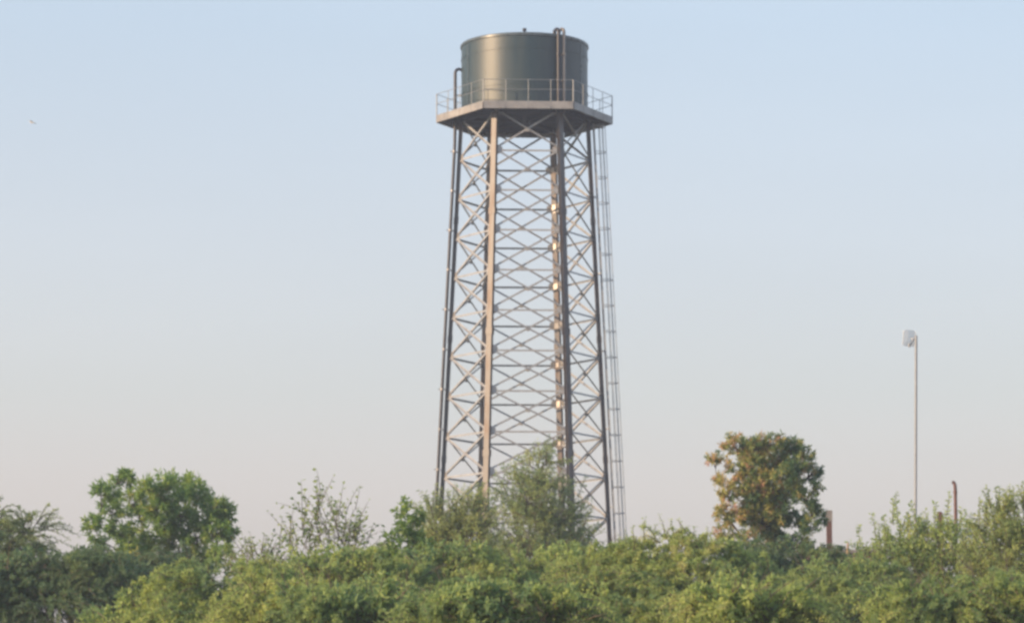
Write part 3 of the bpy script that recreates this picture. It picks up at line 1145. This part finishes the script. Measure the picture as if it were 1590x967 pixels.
thicket(545, 72, 'mid green thorn shrub below the sparse open shrub', 35,
        [(-60, 908, 60, 34, 1, 0), (10, 902, 66, 34, 1, .3), (70, 915, 56, 34, 1, 0), (0, 950, 110, 46, 1, -.5), (-20, 880, 40, 22, 1, .5)], 'lf_thorn', 640, (.45, .38))
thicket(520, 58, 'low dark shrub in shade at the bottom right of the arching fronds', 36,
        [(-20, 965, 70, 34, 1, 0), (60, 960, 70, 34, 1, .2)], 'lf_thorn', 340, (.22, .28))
thicket(690, 74, 'green thorn shrub under the wispy olive shrub and left tower legs', 37,
        [(-50, 903, 56, 32, 1, 0), (20, 895, 60, 34, 1, .3), (80, 908, 60, 34, 1, 0), (10, 945, 120, 46, 1, -.5)], 'lf_thorn', 640, (.40, .38))
thicket(850, 76, 'tangled green shrub below the feathery tree at the tower foot', 38,
        [(-50, 905, 60, 34, 1, 0), (20, 898, 60, 32, 1, .3), (80, 893, 60, 34, 1, 0), (10, 945, 120, 46, 1, -.5)], 'lf_thorn', 640, (.36, .38))
thicket(1030, 70, 'largest rounded thorn shrub, sunlit yellow green, right of the tower foot', 39,
        [(-95, 900, 66, 40, 1, .2), (-40, 876, 50, 36, 1, .5), (10, 864, 50, 36, 1, .5), (60, 876, 60, 38, 1, .4), (130, 900, 50, 38, 1, .4), (-60, 930, 90, 50, 1, -.4), (50, 930, 100, 54, 1, -.5), (0, 970, 150, 40, 1, -.9)],
        'lf_thorn', 1400, (.42, .42), twig=.55, shoots=[(-45, 845, 815), (-30, 840, 806), (-12, 835, 812), (0, 830, 802), (14, 835, 808), (30, 840, 806), (44, 845, 815), (-70, 860, 828), (-58, 855, 822), (62, 850, 820), (76, 855, 830)], slen=.075, swid=.024)
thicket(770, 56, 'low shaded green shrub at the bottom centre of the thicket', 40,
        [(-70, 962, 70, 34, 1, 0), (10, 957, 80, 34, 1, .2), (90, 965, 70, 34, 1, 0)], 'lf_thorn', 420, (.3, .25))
thicket(1150, 57, 'shrub with a pale arching branch at the bottom, before the orange flushed tree', 41,
        [(-30, 950, 60, 28, 1, 0), (40, 955, 60, 30, 1, 0)], 'lf_thorn', 280, (.58, .3), twig=.8, sag=.7, out=1.1)
thicket(1225, 84, 'shaded blue green shrub at the foot of the orange flushed tree', 42,
        [(-50, 890, 60, 38, 1, 0), (20, 885, 56, 34, 1, .3), (60, 900, 56, 34, 1, 0), (0, 945, 110, 50, 1, -.5)], 'lf_shade', 640, (.5, .3))  # shadow at the tree's foot is painted with the darkened leaves
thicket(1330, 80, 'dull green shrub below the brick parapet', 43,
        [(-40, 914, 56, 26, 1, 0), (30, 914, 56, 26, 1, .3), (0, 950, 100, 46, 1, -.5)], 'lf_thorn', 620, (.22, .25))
plant('leafy_bush', 1430, 82, 'leafy bush with thin upright shoots around the foot of the mast', 'bush', 44,
      [(-50, 876, 44, 36, 1, 0), (-20, 846, 34, 28, 1, .2), (10, 850, 44, 32, 1, .3), (50, 852, 46, 36, 1, .2), (-30, 910, 80, 50, 1, -.4), (60, 900, 80, 54, 1, -.3), (0, 960, 130, 40, 1, -.7)],
      'sprays', 'lf_thorn', 'twig', trunk_r=.06, trunk_h=1.2, ntips=1500, tint=(.40, .34), twig=.42, step=.055, length=.12, width=.048, sag=.2, pairs=2, shell=.5, rise=.7, branch_frac=.15,
      shoots=[(-68, 850, 795), (-94, 880, 815), (-46, 815, 768), (-34, 810, 775), (-10, 810, 780), (20, 815, 780), (38, 800, 765), (60, 815, 790), (-55, 850, 800)])
plant('leafy_bush', 1575, 80, 'tall bush with spiky upright tips, cut off by the right edge', 'bush', 45,
      [(-30, 815, 30, 34, 1, 0), (20, 815, 46, 40, 1, .2), (-20, 870, 60, 54, 1, -.2), (40, 870, 60, 54, 1, 0), (0, 930, 90, 60, 1, -.5)],
      'sprays', 'lf_olive', 'twig', trunk_r=.07, trunk_h=1.4, ntips=1300, tint=(.5, .3), twig=.45, step=.055, length=.10, width=.036, sag=.1, pairs=3, shell=.5, rise=.9, branch_frac=.15,
      shoots=[(-52, 800, 770), (-40, 790, 755), (-20, 790, 752), (0, 790, 755), (20, 790, 748), (40, 790, 760)])
thicket(1480, 60, 'yellow tinged low shrub at the bottom right corner', 46,
        [(-60, 955, 66, 34, 1, 0), (20, 950, 70, 38, 1, .2), (90, 945, 60, 46, 1, 0)], 'lf_thorn', 420, (.32, .36))

# ------------------------------------------------------------------ evening haze
m = MB()
hx, hz = 3700, 40
m.add([(-hx, -hx, -1), (hx, -hx, -1), (hx, hx, -1), (-hx, hx, -1), (-hx, -hx, hz), (hx, -hx, hz), (hx, hx, hz), (-hx, hx, hz)],
      [[3, 2, 1, 0], [4, 5, 6, 7], [0, 1, 5, 4], [1, 2, 6, 5], [2, 3, 7, 6], [3, 0, 4, 7]])
hm = bpy.data.materials.new('haze_air')
hm.use_nodes = True
ho = clean(hm.node_tree)
hv = hm.node_tree.nodes.new('ShaderNodeVolumePrincipled')
hv.inputs['Color'].default_value = (.88, .92, 1, 1)
hv.inputs['Density'].default_value = 0.0010
hv.inputs['Anisotropy'].default_value = 0.45
hm.node_tree.links.new(hv.outputs[0], ho.inputs['Volume'])
tag(m.build('haze', hm), kind='stuff')
